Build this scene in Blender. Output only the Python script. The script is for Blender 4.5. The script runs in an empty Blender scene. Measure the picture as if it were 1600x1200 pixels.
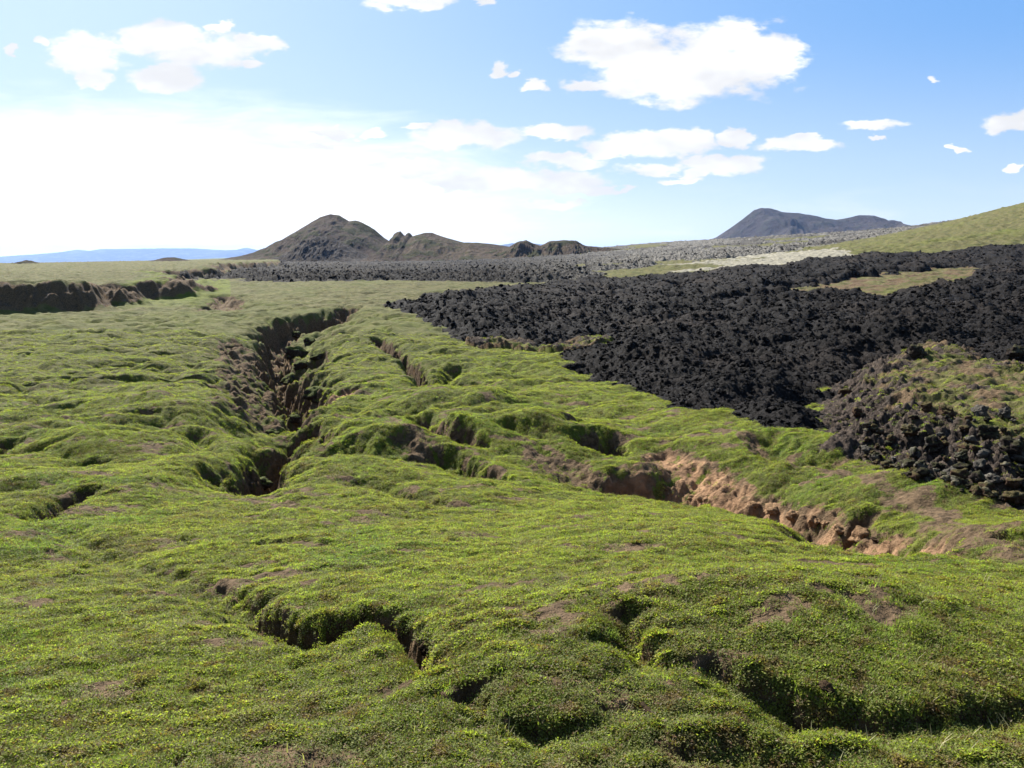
import bpy, math, random
import numpy as np
random.seed(7)
RNG = np.random.default_rng(11)
SC = bpy.context.scene
R = math.radians

# ------------------------------------------------------------------ camera, sky, sun
F, PW, PH, HOR = 1246.0, 1600.0, 1200.0, 398.0
PITCH = math.atan((600 - HOR) / F)
cam_d = bpy.data.cameras.new('camera'); cam = bpy.data.objects.new('camera', cam_d)
SC.collection.objects.link(cam); SC.camera = cam
cam_d.sensor_width = 36.0; cam_d.lens = 36.0 * F / PW
cam_d.clip_start = 0.05; cam_d.clip_end = 200000
cam.location = (0, 0, 0); cam.rotation_euler = (R(90) - PITCH, 0, 0)

SUN_AZ, SUN_EL = R(-30), R(39)      # azimuth from +Y (view direction), negative = left
SC.view_settings.view_transform = 'Standard'; SC.view_settings.look = 'None'
SC.view_settings.exposure = 1.5; SC.view_settings.gamma = 1.0
SC.render.engine = 'CYCLES'
cy = SC.cycles
cy.max_bounces = 5; cy.diffuse_bounces = 2; cy.glossy_bounces = 1; cy.transmission_bounces = 3
cy.volume_bounces = 0; cy.transparent_max_bounces = 4
cy.use_denoising = True
cy.sample_clamp_indirect = 4.0

sun_d = bpy.data.lights.new('sun', 'SUN'); sun_d.energy = 4.9; sun_d.angle = R(0.55)
sun_d.color = (1.0, 0.955, 0.88)
sun = bpy.data.objects.new('sun', sun_d); SC.collection.objects.link(sun)
sun.rotation_euler = (R(90) - SUN_EL, 0, math.pi - SUN_AZ)   # lamp shines along its -Z
SDIR = (math.sin(SUN_AZ) * math.cos(SUN_EL), math.cos(SUN_AZ) * math.cos(SUN_EL), math.sin(SUN_EL))

class NT:
    """tiny helper for node trees"""
    def __init__(s, tree):
        s.t = tree; s.n = tree.nodes; s.l = tree.links
    def new(s, typ, **kw):
        n = s.n.new(typ)
        for k, v in kw.items():
            if k.startswith('i_'):
                n.inputs[k[2:].replace('_', ' ')].default_value = v
            else:
                setattr(n, k, v)
        return n
    def put(s, sock, v):
        if isinstance(v, (int, float, tuple, list)):
            sock.default_value = v
        else:
            s.l.new(v, sock)
    def math(s, op, a, b=0.0, c=None, clamp=False):
        n = s.n.new('ShaderNodeMath'); n.operation = op; n.use_clamp = clamp
        s.put(n.inputs[0], a); s.put(n.inputs[1], b)
        if c is not None: s.put(n.inputs[2], c)
        return n.outputs[0]
    def vmath(s, op, a, b=(0, 0, 0), scale=None):
        n = s.n.new('ShaderNodeVectorMath'); n.operation = op
        s.put(n.inputs[0], a); s.put(n.inputs[1], b)
        if scale is not None: s.put(n.inputs['Scale'], scale)
        return n.outputs['Value'] if op in ('DOT_PRODUCT', 'LENGTH') else n.outputs[0]
    def mix(s, f, a, b):
        n = s.n.new('ShaderNodeMix'); n.data_type = 'RGBA'
        s.put(n.inputs[0], f)
        for q, v in ((6, a), (7, b)):
            if isinstance(v, tuple) and len(v) == 3: v = v + (1.0,)
            s.put(n.inputs[q], v)
        return n.outputs[2]
    def mapr(s, v, a, b, c=0.0, d=1.0, smooth=True):
        n = s.n.new('ShaderNodeMapRange'); n.interpolation_type = 'SMOOTHSTEP' if smooth else 'LINEAR'
        s.put(n.inputs[0], v)
        for q, w in zip((1, 2, 3, 4), (a, b, c, d)): n.inputs[q].default_value = w
        return n.outputs[0]
    def noise(s, vec, scale, detail=4, rough=0.55, dist=0.0, col=False):
        n = s.n.new('ShaderNodeTexNoise')
        n.inputs['Scale'].default_value = scale; n.inputs['Detail'].default_value = detail
        n.inputs['Roughness'].default_value = rough; n.inputs['Distortion'].default_value = dist
        if vec is not None: s.l.new(vec, n.inputs['Vector'])
        return n.outputs['Color' if col else 'Fac']

def rowel(row):           # tangent of elevation for an image row
    b = (600 - row) / F
    return (-math.sin(PITCH) + b * math.cos(PITCH)) / (math.cos(PITCH) + b * math.sin(PITCH))
def ucol(px, row):        # x/y for an image point
    b = (600 - row) / F
    return ((px - 800) / F) / (math.cos(PITCH) + b * math.sin(PITCH))

world = bpy.data.worlds.new('World'); SC.world = world; world.use_nodes = True
W = NT(world.node_tree); W.n.clear()
wo = W.new('ShaderNodeOutputWorld'); bg = W.new('ShaderNodeBackground')
sky = W.new('ShaderNodeTexSky'); sky.sky_type = 'NISHITA'; sky.sun_disc = False
sky.sun_elevation = SUN_EL; sky.sun_rotation = SUN_AZ; sky.altitude = 600
sky.air_density = 1.0; sky.dust_density = 1.1; sky.ozone_density = 1.6
# clouds: real directions in the sky (u = x/y, v = z/y), broken up by noise
tc = W.new('ShaderNodeTexCoord'); gen = tc.outputs['Generated']
sep = W.new('ShaderNodeSeparateXYZ'); W.l.new(gen, sep.inputs[0])
yy = W.math('MAXIMUM', sep.outputs[1], 0.02)
u = W.math('DIVIDE', sep.outputs[0], yy); v = W.math('DIVIDE', sep.outputs[2], yy)
cmb = W.new('ShaderNodeCombineXYZ'); W.l.new(u, cmb.inputs[0]); W.l.new(v, cmb.inputs[1])
uv = cmb.outputs[0]
st = W.vmath('MULTIPLY', uv, (1.0, 2.2, 1.0))
nz = W.noise(st, 16, 7, 0.62)
nlow = W.noise(st, 6, 3, 0.5)
#          px   py   rx   ry  (pixels), softness
CL = [(640, 0, 70, 16), (755, 4, 14, 9), (345, 41, 22, 7),
      (135, 82, 62, 30), (240, 58, 62, 26), (320, 80, 80, 28), (395, 68, 42, 13), (390, 98, 22, 10),
      (148, 120, 24, 15), (262, 124, 60, 19), (66, 66, 10, 11), (25, 75, 10, 5),
      (778, 108, 16, 11), (838, 135, 17, 9), (802, 116, 9, 6),
      (965, 75, 80, 42), (1010, 110, 95, 42), (1130, 95, 110, 55), (1200, 90, 58, 38), (1080, 130, 80, 32), (925, 135, 46, 10), (1150, 55, 60, 12),
      (730, 210, 90, 20), (870, 208, 60, 11), (655, 197, 22, 7), (700, 224, 50, 10),
      (1020, 224, 108, 20), (1090, 215, 32, 14), (955, 232, 40, 13), (1150, 218, 26, 13), (1240, 226, 66, 12), (1265, 217, 28, 8),
      (1365, 194, 50, 10), (1375, 219, 10, 4), (1590, 188, 46, 18), (1500, 232, 14, 5), (1580, 262, 10, 4), (1460, 123, 12, 5),
      (1015, 264, 52, 9), (1130, 258, 62, 15), (1085, 272, 24, 6), (975, 294, 30, 5), (1060, 284, 30, 5),
      (517, 209, 34, 7), (582, 212, 20, 8), (503, 232, 20, 5), (630, 262, 60, 13),
      (880, 252, 62, 11), (800, 280, 140, 17), (890, 294, 70, 9), (860, 318, 50, 7)]
cm = None
wrp = W.noise(st, 22, 5, 0.6, col=True)
wv = W.vmath('SCALE', W.vmath('SUBTRACT', wrp, (0.5, 0.5, 0.5)), scale=0.046)
wv = W.vmath('MULTIPLY', wv, (1.3, 0.75, 0.0))
uvw = W.vmath('ADD', uv, wv)
for px, py, rx, ry in CL:
    cu, cv = ucol(px, py), rowel(py)
    d = W.vmath('SUBTRACT', uvw, (cu, cv, 0))
    d = W.vmath('MULTIPLY', d, (F / rx / 1.05, F / ry / 1.05, 0))
    ln = W.vmath('DOT_PRODUCT', d, d)
    e = W.math('SUBTRACT', 1.0, ln)
    cm = e if cm is None else W.math('MAXIMUM', cm, e)
cm = W.math('MAXIMUM', cm, -2.0)
dens = W.math('ADD', cm, W.math('MULTIPLY', W.math('SUBTRACT', nz, 0.5), 2.8))
cmask = W.mapr(dens, -0.22, 0.55)
front = W.math('GREATER_THAN', sep.outputs[1], 0.05)
cmask = W.math('MULTIPLY', cmask, front)
# thin wisps and milky veil low down and towards the sun
cv2 = W.vmath('MULTIPLY', uv, (1.0, 5.0, 1.0))
wis = W.noise(cv2, 5.5, 7, 0.6, 0.3)
wm = W.math('MULTIPLY', W.mapr(wis, 0.47, 0.7), W.mapr(v, 0.015, 0.11, 0.75, 0.0))
wm = W.math('MULTIPLY', wm, W.mapr(u, -0.2, 0.75, 1.0, 0.45))
# milky glare of thin high cloud: strongest low on the left
gd = W.vmath('MULTIPLY', W.vmath('SUBTRACT', uv, (-0.52, 0.01, 0)), (1.7, 6.2, 0))
gl = W.vmath('DOT_PRODUCT', gd, gd)
gw = W.math('ADD', gl, W.math('MULTIPLY', W.math('SUBTRACT', wis, 0.5), 1.5))
veil = W.mapr(gw, 0.05, 1.5, 1.0, 0.0)
low = W.mapr(v, -0.02, 0.10, 0.9, 0.0)
low = W.math('MULTIPLY', low, W.mapr(u, -0.3, 0.4, 1.0, 0.2))
veil = W.math('MAXIMUM', veil, low)
KS = 1 / (0.06 * 2 ** 1.5)
hor = W.mapr(v, 0.0, 0.30, 1.0, 0.0)
cl_ = W.mix(W.mapr(u, -0.70, 0.62), (.60 * KS, .80 * KS, 1.03 * KS), (.185 * KS, .45 * KS, .93 * KS))
cl_ = W.mix(W.math('MULTIPLY', hor, .85), cl_, (.72 * KS, .88 * KS, 1.02 * KS))
skyc = W.mix(W.mapr(sep.outputs[1], 0.0, 0.3, 0.0, 0.85), sky.outputs[0], cl_)
glow = (1.5 * KS, 1.5 * KS, 1.5 * KS)
c1 = W.mix(veil, skyc, glow)
c2 = W.mix(W.math('MULTIPLY', wm, 0.8), c1, (1.12 * KS, 1.13 * KS, 1.15 * KS))
shade = W.mapr(W.noise(st, 9, 3), 0.35, 0.7, 0.74, 1.0)
ccol = W.vmath('SCALE', (1.2 * KS, 1.21 * KS, 1.23 * KS), scale=shade)
c3 = W.mix(cmask, c2, ccol)
W.l.new(c3, bg.inputs[0]); bg.inputs[1].default_value = 0.06
W.l.new(bg.outputs[0], wo.inputs[0])

# ------------------------------------------------------------------ small numpy tools
PERM = RNG.permutation(256).astype(np.int32); PERM = np.concatenate([PERM, PERM])
GA = RNG.uniform(0, 2 * np.pi, 256); GX = np.cos(GA).astype(np.float32); GY = np.sin(GA).astype(np.float32)
def pn(x, y, s=0):
    xi = np.floor(x).astype(np.int32); yi = np.floor(y).astype(np.int32)
    xf = (x - xi).astype(np.float32); yf = (y - yi).astype(np.float32)
    xi = xi + s * 17; yi = yi + s * 31
    a = xi & 255; a1 = (xi + 1) & 255; b = yi & 255; b1 = (yi + 1) & 255
    def g(p, q, fx, fy):
        h = PERM[PERM[p] + q]
        return GX[h] * fx + GY[h] * fy
    U = xf * xf * xf * (xf * (xf * 6 - 15) + 10); V = yf * yf * yf * (yf * (yf * 6 - 15) + 10)
    n00 = g(a, b, xf, yf); n10 = g(a1, b, xf - 1, yf); n01 = g(a, b1, xf, yf - 1); n11 = g(a1, b1, xf - 1, yf - 1)
    t = n00 + U * (n10 - n00); w = n01 + U * (n11 - n01)
    return 1.5 * (t + V * (w - t))
def fbm(x, y, o=4, s=0, r=0.5):
    t = 0; a = 1
    for k in range(o):
        t = t + a * pn(x * 2.03 ** k, y * 2.03 ** k, s + k); a *= r
    return t
def billow(x, y, o=3, s=0, r=0.5):       # rounded bumps with creases between them
    t = 0; a = 1
    for k in range(o):
        t = t + a * (np.sqrt(pn(x * 2.1 ** k, y * 2.1 ** k, s + k) ** 2 + 0.004)); a *= r
    return t
def sstep(a, b, x):
    t = np.clip((x - a) / (b - a), 0, 1); return t * t * (3 - 2 * t)

# ------------------------------------------------------------------ broad lie of the land
COLS = {
 -500: [(1.5,-1.6),(2.5,-1.8),(4,-2.15),(6,-2.6),(8.5,-3.1),(12,-3.7),(17,-4.3),(24,-4.8),(34,-5.2),(48,-5.5),(70,-5.9),(87,-6.4),(150,-6.6),(350,-7.8),(600,-9.6),(900,-12.5),(3000,-37),(12000,-140),(40000,-470)],
 0:   [(1.5,-1.6),(2.5,-1.8),(4,-2.15),(6,-2.62),(8.5,-3.1),(12,-3.75),(17,-4.4),(24,-4.95),(34,-5.4),(48,-5.7),(70,-6.0),(87,-6.4),(150,-6.6),(350,-7.8),(600,-9.6),(900,-12.5),(3000,-37),(12000,-140),(40000,-470)],
 200: [(1.5,-1.6),(2.5,-1.78),(4,-2.12),(6,-2.6),(8.5,-3.1),(12,-3.72),(17,-4.35),(24,-4.95),(34,-5.4),(48,-5.75),(70,-6.0),(87,-6.4),(110,-6.4),(220,-6.6),(350,-7),(600,-7.8),(900,-9.5),(3000,-30),(12000,-110),(40000,-400)],
 400: [(1.5,-1.6),(2.5,-1.78),(4,-2.1),(6,-2.55),(8.5,-3.05),(12,-3.7),(17,-4.35),(24,-4.95),(34,-5.4),(48,-5.75),(70,-5.9),(95,-5.7),(125,-5.2),(200,-6.1),(350,-6.6),(600,-7),(900,-7),(3000,-10),(12000,-25),(40000,-60)],
 600: [(1.5,-1.6),(2.5,-1.76),(4,-2.05),(6,-2.45),(8.5,-3.0),(12,-3.7),(17,-4.35),(24,-4.95),(34,-5.45),(48,-5.8),(70,-5.9),(95,-5.3),(125,-4.2),(190,-6),(350,-6.6),(600,-7),(900,-7),(3000,-10),(12000,-25),(40000,-60)],
 800: [(1.5,-1.6),(2.5,-1.74),(4,-2.03),(6,-2.42),(8.5,-3.0),(12,-3.72),(17,-4.4),(24,-5.0),(34,-5.55),(48,-5.95),(70,-6.2),(95,-6.0),(125,-5.2),(190,-6),(350,-6.3),(600,-6),(900,-4),(3000,-10),(12000,-25),(40000,-60)],
 1000:[(1.5,-1.6),(2.5,-1.73),(4,-2.0),(6,-2.4),(8.5,-2.98),(12,-3.8),(17,-4.4),(24,-5.0),(34,-5.5),(48,-6.0),(70,-6.0),(100,-5.7),(150,-5.0),(230,-3.6),(350,-2.5),(550,-1),(800,9),(1100,16),(3000,5),(12000,-25),(40000,-60)],
 1200:[(1.5,-1.6),(2.5,-1.73),(4,-2.0),(6,-2.4),(8.5,-2.98),(12,-3.9),(17,-4.5),(24,-5.1),(34,-5.4),(48,-5.6),(70,-5.2),(100,-4.1),(150,-2.2),(230,-1.2),(350,1.0),(550,5),(800,18),(1100,22),(3000,10),(12000,-25),(40000,-60)],
 1400:[(1.5,-1.6),(2.5,-1.73),(4,-2.0),(6,-2.42),(8.5,-3.0),(12,-4.0),(17,-4.6),(22,-4.75),(30,-4.8),(48,-4.6),(70,-4.0),(100,-2.9),(150,-0.8),(210,2.0),(300,7),(450,10),(800,24),(1100,34),(3000,10),(12000,-25),(40000,-60)],
 1600:[(1.5,-1.6),(2.5,-1.74),(4,-2.02),(6,-2.45),(8.5,-3.02),(12,-4.0),(17,-4.6),(22,-4.7),(30,-4.4),(48,-4.3),(70,-3.9),(100,-2.9),(140,-0.9),(185,2.4),(300,19),(400,28),(800,45),(1100,45),(3000,10),(12000,-25),(40000,-60)],
 2000:[(1.5,-1.6),(2.5,-1.76),(4,-2.1),(6,-2.55),(8.5,-3.1),(12,-4.0),(17,-4.5),(22,-4.5),(30,-4.2),(48,-3.9),(70,-3.2),(100,-1.2),(140,4),(185,9),(300,38),(400,52),(800,70),(1100,60),(3000,10),(12000,-25),(40000,-60)]}
NL, NU = 500, 240
LY0, LY1 = math.log(1.5), math.log(40000)
UG = np.linspace(-1.05, 1.0, NU); LG = np.linspace(LY0, LY1, NL)
def build_base():
    keys = sorted(COLS); ku = [(k - 800) / F * 1.0 for k in keys]
    A = np.array([np.interp(LG, [math.log(a) for a, b in COLS[k]], [b / a for a, b in COLS[k]]) for k in keys])
    G = np.empty((NU, NL))
    for j in range(NL): G[:, j] = np.interp(UG, ku, A[:, j])
    def sm(M, r):
        k = np.exp(-0.5 * (np.arange(-3 * r, 3 * r + 1) / r) ** 2); k /= k.sum()
        P = np.pad(M, ((0, 0), (3 * r, 3 * r)), mode='edge')
        return np.apply_along_axis(lambda q: np.convolve(q, k, 'valid'), 1, P)
    G = sm(G, 5); G = sm(G.T.copy(), 7).T
    return G
BG = build_base()
def base(x, y):
    Y = np.maximum(y, 1.5)
    U = np.clip(x / Y, UG[0], UG[-1]); L = np.log(Y)
    fi = (U - UG[0]) / (UG[1] - UG[0]); fj = np.clip((L - LY0) / (LG[1] - LG[0]), 0, NL - 1.001)
    i = np.clip(fi.astype(int), 0, NU - 2); j = np.clip(fj.astype(int), 0, NL - 2)
    a = fi - i; b = fj - j
    z = (BG[i, j] * (1 - a) + BG[i + 1, j] * a) * (1 - b) + (BG[i, j + 1] * (1 - a) + BG[i + 1, j + 1] * a) * b
    return z * Y
_YS = np.exp(np.linspace(math.log(1.6), math.log(3000), 3000))
def at(px, py):            # where the ray through an image point meets the broad land
    b = (600 - py) / F; a = (px - 800) / F
    dx, dy, dz = a, math.cos(PITCH) + b * math.sin(PITCH), -math.sin(PITCH) + b * math.cos(PITCH)
    t = _YS / dy
    under = (dz * t) < base(dx * t, _YS)
    k = int(np.argmax(under)) if under.any() else len(_YS) - 1
    return (dx * t[k], _YS[k])
# ridges and mounds (px, py, height, sigma)
MD = [(1600,850,.30,1.0),(1470,790,.42,1.1),(1330,738,.5,1.3),(1240,705,.5,1.4),(1160,680,.45,1.6),(1060,650,.4,2.0),(960,625,.3,2.4),
      (560,690,.25,1.2),(640,690,.25,1.5),(780,690,.35,1.3),(760,640,.35,1.8),(880,680,.3,1.5),(540,740,.18,1.2),(700,640,.3,1.5),
      (600,600,.2,3.0),(745,575,.3,2.0),(330,640,.4,2.0),(300,740,.2,1.2),(180,760,.15,1.0),(60,770,.16,.7),(570,660,.25,1.0),
      (1050,700,.18,.9),(1150,718,.20,.9),(1260,748,.20,.9),(1360,785,.14,.8),(620,705,.25,.7),(700,690,.2,.6),(835,690,.22,.7),(480,735,.2,.5),(590,740,.15,.7),(150,700,.25,.8),(60,690,.2,.8),(230,660,.25,1.2),(850,980,.12,.6),(560,930,.10,.7),(1150,980,.12,.7),(1450,1020,.14,.8),(850,1070,.09,.4),(1100,860,.1,1.5),(300,870,.06,.5),(1250,1000,.08,.5)]
MD = [at(a, b) + (h, s) for a, b, h, s in MD]
base0 = base
def base(x, y):            # the lie of the land with its ridges and mounds
    z = base0(x, y)
    for mx, my, h, s in MD:
        r2 = (x - mx) ** 2 + (y - my) ** 2
        z = z + np.where(r2 < 10 * s * s, h * np.exp(-0.5 * r2 / s ** 2), 0)
    return z
def WP(px, Y):             # by azimuth of an image column at the horizon, and distance
    return ((px - 800) / F * Y, Y)

def seg_dist(x, y, pts, closed=False):
    """distance to a polyline, parameter along it (point index) and side (+ = away from camera)"""
    best = np.full(x.shape, 1e9, np.float32); par = np.zeros(x.shape, np.float32); side = np.zeros(x.shape, np.float32)
    n = len(pts)
    for k in range(n - (0 if closed else 1) if n > 1 else 1):
        ax, ay = pts[k][:2]; bx, by = pts[(k + 1) % n][:2] if n > 1 else pts[k][:2]
        vx, vy = bx - ax, by - ay; L = vx * vx + vy * vy + 1e-9
        t = np.clip(((x - ax) * vx + (y - ay) * vy) / L, 0, 1)
        qx = ax + t * vx; qy = ay + t * vy
        d = np.hypot(x - qx, y - qy)
        m = d < best
        best = np.where(m, d, best); par = np.where(m, k + t, par); side = np.where(m, y - qy, side)
    return best, par, side
def inside(x, y, poly):
    c = np.zeros(x.shape, bool); n = len(poly)
    for k in range(n):
        x1, y1 = poly[k]; x2, y2 = poly[(k + 1) % n]
        if y1 == y2: continue
        m = ((y1 > y) != (y2 > y)) & (x < (x2 - x1) * (y - y1) / (y2 - y1) + x1)
        c ^= m
    return c
def sdf(x, y, poly, reach):     # positive inside, clipped to +-reach
    out = np.full(x.shape, -reach, np.float32)
    P = np.array(poly)
    m = (x > P[:, 0].min() - reach) & (x < P[:, 0].max() + reach) & (y > P[:, 1].min() - reach) & (y < P[:, 1].max() + reach)
    if not m.any(): return out
    d, _, _ = seg_dist(x[m], y[m], poly, True)
    s = np.where(inside(x[m], y[m], poly), d, -d)
    out[m] = np.clip(s, -reach, reach)
    return out

# ------------------------------------------------------------------ what lies where (world metres, read off the photograph)
# trenches: points (px, py, half width m, depth m), power of the wall, gentle factor of the near side, soil kind 0 none 1 brown 2 orange, soil strength
def tr(pts, p=5.0, near=1.0, soil=1, amt=1.0, wob=0.35):
    q = []
    for px, py, w, d in pts:
        X, Y = at(px, py); q.append((X, Y, w, d))
    return dict(q=q, p=p, near=near, soil=soil, amt=amt, wob=wob)
TR = [
 # wide gully of the main fissure, then its deep slots
 tr([(412,752,.55,.25),(418,715,.7,.4),(434,670,.9,.6),(432,625,1.2,.9),(442,580,1.6,1.1),(454,540,2.1,1.4),(468,512,2.5,1.6),(520,494,1.8,1.3)], 2.8, 1.0, 1, .18, .3),
 tr([(408,762,.30,.75),(402,738,.42,1.0),(416,705,.42,1.3),(440,688,.5,1.5),(478,682,.62,1.7),(480,655,.4,1.0)], 4.5, 1.0, 1, .9, .4),
 tr([(478,645,.4,.8),(474,612,.75,2.2),(462,590,.8,2.6),(440,562,.9,2.6),(432,535,1.1,2.6),(428,508,1.2,2.4),(470,497,1.2,2.2),(528,491,1.0,2.0),(552,482,.8,1.0)], 4.5, 1.0, 1, .8, .5),
 tr([(388,640,.5,.3),(382,600,.8,.4),(374,560,.9,.4),(366,535,.9,.3)], 2.8, 1.0, 1, .8, .6),
 tr([(500,560,.6,.8),(492,535,.9,1.2)], 4, 1.0, 1, .3),
 # second fissure
 tr([(588,531,.40,.9),(612,548,.36,1.4),(636,568,.34,1.6),(655,588,.36,1.7),(670,604,.42,1.6)], 6, 1.0, 1, .8, .3),
 tr([(690,598,.55,.8),(715,578,.5,.5)], 3, 1.0, 0, 0),
 tr([(735,600,.4,.35),(762,606,.5,.4)], 3, 1.3, 0, 0),
 tr([(640,556,.3,.2),(560,560,.3,.15)], 3, 1.4, 0, 0),
 tr([(652,652,.32,.9),(680,660,.36,1.0),(706,672,.30,.8),(740,690,.25,.4)], 4, 1.0, 1, .5, .3),
 tr([(688,708,.26,.45),(735,724,.30,.5),(782,742,.24,.4)], 4, 2.0, 0, 0),
 tr([(800,655,.3,.3),(835,668,.3,.25)], 3, 1.5, 0, 0),
 tr([(868,650,.20,.35)], 5, 1.2, 1, .4),
 tr([(896,660,.14,.35),(930,660,.14,.3),(962,662,.12,.25)], 4, 1.5, 1, .4),
 tr([(540,640,.5,.3),(590,650,.6,.35),(640,640,.5,.25)], 3, 1.8, 0, 0),
 tr([(545,700,.4,.35),(590,705,.45,.3),(625,690,.35,.3)], 3.5, 2.0, 0, 0),
 tr([(520,620,.35,.3),(545,612,.4,.4)], 4, 1.3, 2, .9),
 tr([(560,755,.16,.14),(620,772,.15,.16),(700,790,.14,.1)], 3, 1.6, 0, 0),
 # pit with orange soil on the right
 tr([(936,690,.42,1.0),(955,700,.30,.9)], 5, 1.0, 1, .5, .3),
 tr([(985,738,.38,1.2),(1000,742,.34,1.1)], 5, 1.0, 1, .9, .3),
 tr([(850,705,.4,.2),(890,722,.45,.35),(930,742,.5,.45),(965,750,.45,.6)], 2.8, 1.3, 1, .9, .4),
 tr([(985,735,.60,.75),(1040,742,.75,.9),(1110,760,.72,.9),(1200,780,.66,.95),(1270,796,.62,.95),(1330,812,.56,.95),(1390,832,.46,.85),(1420,842,.28,.5)], 3.6, 1.5, 2, 1.0, .3),
 tr([(1025,708,.40,.25),(1075,728,.50,.35),(1120,746,.40,.3)], 3, 1.0, 2, 1.3, .4),
 tr([(1180,762,.26,.2),(1270,785,.26,.2)], 3, 1.0, 1, 1.0, .6),
 tr([(345,462,1.6,1.2),(355,485,1.6,1.2)], 3.5, 1.0, 1, 1.0, .6),
 tr([(1575,818,.18,.4),(1600,820,.16,.35)], 5, 1.2, 1, .7),
 tr([(1210,690,.5,.4),(1260,705,.5,.45),(1300,712,.4,.4)], 3.2, 1.0, 0, 0),
 # holes on the left
 tr([(70,812,.12,.45),(92,800,.15,.55),(118,782,.15,.5),(140,772,.10,.3)], 4.5, 1.3, 1, .6),
 tr([(112,728,.22,.4),(140,720,.18,.3)], 4, 1.3, 0, 0),
 tr([(-20,712,.24,.5),(16,696,.2,.4)], 4, 1.2, 1, .3),
 tr([(30,675,.2,.25)], 4, 1.2, 0, 0),
 tr([(390,848,.13,.25),(414,852,.16,.42)], 4.5, 1.2, 1, .7),
 tr([(330,720,.25,.4),(350,745,.2,.35)], 3.5, 1.2, 0, 0),
 tr([(300,680,.3,.3),(330,700,.3,.35)], 3, 1.2, 0, 0),
 # foreground steps: the turf lobes end in small overhung banks
 tr([(230,895,.12,.04),(300,915,.12,.07),(350,928,.10,.11),(390,942,.08,.18),(440,968,.06,.24),(500,984,.07,.26),(530,972,.05,.2)], 5, 2.4, 1, .35, .5),
 tr([(530,972,.05,.18),(570,958,.05,.18),(610,966,.05,.20),(645,990,.045,.24),(662,1018,.045,.28),(676,1040,.04,.2)], 5, 1.4, 1, .8, .6),
 tr([(975,950,.04,.10),(990,990,.045,.22),(1015,1022,.05,.11),(1060,1035,.05,.06),(1110,1045,.06,.08),(1160,1060,.06,.10),(1215,1075,.06,.15),(1262,1092,.06,.22),(1300,1096,.055,.14),(1390,1120,.06,.10),(1500,1108,.06,.11),(1620,1100,.06,.10),(1760,1110,.06,.14)], 4, 2.6, 1, .35, .5),
 tr([(735,1075,.04,.08),(780,1118,.05,.07),(850,1138,.05,.10),(920,1132,.05,.06),(960,1105,.04,.05)], 3.6, 2.6, 1, .3, .5),
 tr([(1120,1165,.06,.06),(1300,1200,.08,.08)], 3, 2.4, 0, 0),
 tr([(85,830,.14,.10),(150,862,.15,.08),(205,888,.12,.05)], 2.6, 1.5, 0, 0),
]
TRL = [dict(p=[at(*q) for q in [(250,760),(380,778),(480,792),(560,800),(700,812),(860,826),(1000,836),(1200,842),(1330,842)]], w=.13, a=.75),
       dict(p=[at(*q) for q in [(1130,672),(1180,690),(1250,712),(1330,742),(1400,768),(1470,800),(1540,832),(1620,868)]], w=.24, a=.8),
       dict(p=[at(*q) for q in [(590,655),(625,665),(650,690),(665,715)]], w=.22, a=.7),
       dict(p=[at(*q) for q in [(380,1180),(470,1195),(560,1180)]], w=.10, a=.7)]
SPOT = [(275,848,.3,.10),(40,842,.35,.12),(60,950,.22,.08),(160,1083,.16,.06),(30,940,.2,.06),(450,1195,.35,.10),(240,985,.12,.05),
        (860,960,.35,.12),(1010,912,.5,.12),(1200,957,.22,.07),(1390,955,.24,.06),(760,918,.3,.08),(960,1085,.2,.05),(390,850,.18,.07),
        (250,765,.3,.12),(170,740,.25,.1),(660,695,.4,.3),(900,725,.5,.3),(690,770,.2,.1),(200,780,.2,.1),(1560,790,.25,.1),(1050,1190,.2,.06),(620,1075,.1,.05)]
SPOT = [at(a, b) + (rx, ry) for a, b, rx, ry in SPOT]

LAVA = [at(*q) for q in [(600,480),(645,493),(688,517),(735,534),(800,538),(862,546),(940,534),(955,548),(885,560),(866,562),(908,570),(912,590),(1000,612),(1040,634),(1110,648),(1190,657),(1232,668),(1272,674),(1286,650),(1284,618),(1330,592),(1400,574),(1480,580),(1600,576),(1800,580)]] + \
       [WP(*q) for q in [(2300,60),(2300,200),(1750,190),(1600,172),(1480,168),(1350,162),(1240,156),(1100,150),(1000,150),(900,150),(850,135),(780,118),(700,104),(640,93)]]
OUTC = [at(*q) for q in [(1276,672),(1300,695),(1360,722),(1430,748),(1520,772),(1620,800),(1900,860)]] + [(17.5, 20.), (19., 30.)] + [at(*q) for q in [(1700,575),(1500,574),(1400,572),(1330,590),(1284,620)]]
GREYL = [WP(*q) for q in [(330,215),(420,190),(520,175),(640,172),(760,168),(830,160),(905,165),(960,225),(1080,262),(1200,285),(1285,360),(1420,620),(1560,760),(1560,1500),(1200,1500),(900,1300),(840,900),(620,800),(420,760),(390,420)]]
STRIP = [WP(*q) for q in [(905,158),(1240,158),(1330,165),(1300,260),(1180,300),(1080,260),(960,210)]]
PLAT = [WP(*q) for q in [(-900,78),(-300,82),(0,86),(100,88),(178,91),(190,106),(240,112),(292,114),(300,150),(250,200),(290,215),(338,224),(345,300),(405,340),(440,420),(440,900),(300,3000),(-900,3000)]]
INLAVA = [[WP(*q) for q in [(1180,86),(1330,78),(1440,84),(1520,98),(1500,120),(1400,115),(1290,100)]],
          [WP(*q) for q in [(1035,118),(1110,122),(1100,128),(1035,126)]], [WP(*q) for q in [(920,112),(945,112),(945,116),(920,116)]]]
LEDGE = [at(*q) for q in [(735,532),(800,528),(862,520),(950,518),(965,540),(900,552),(862,552),(800,546),(740,546)]]

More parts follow.
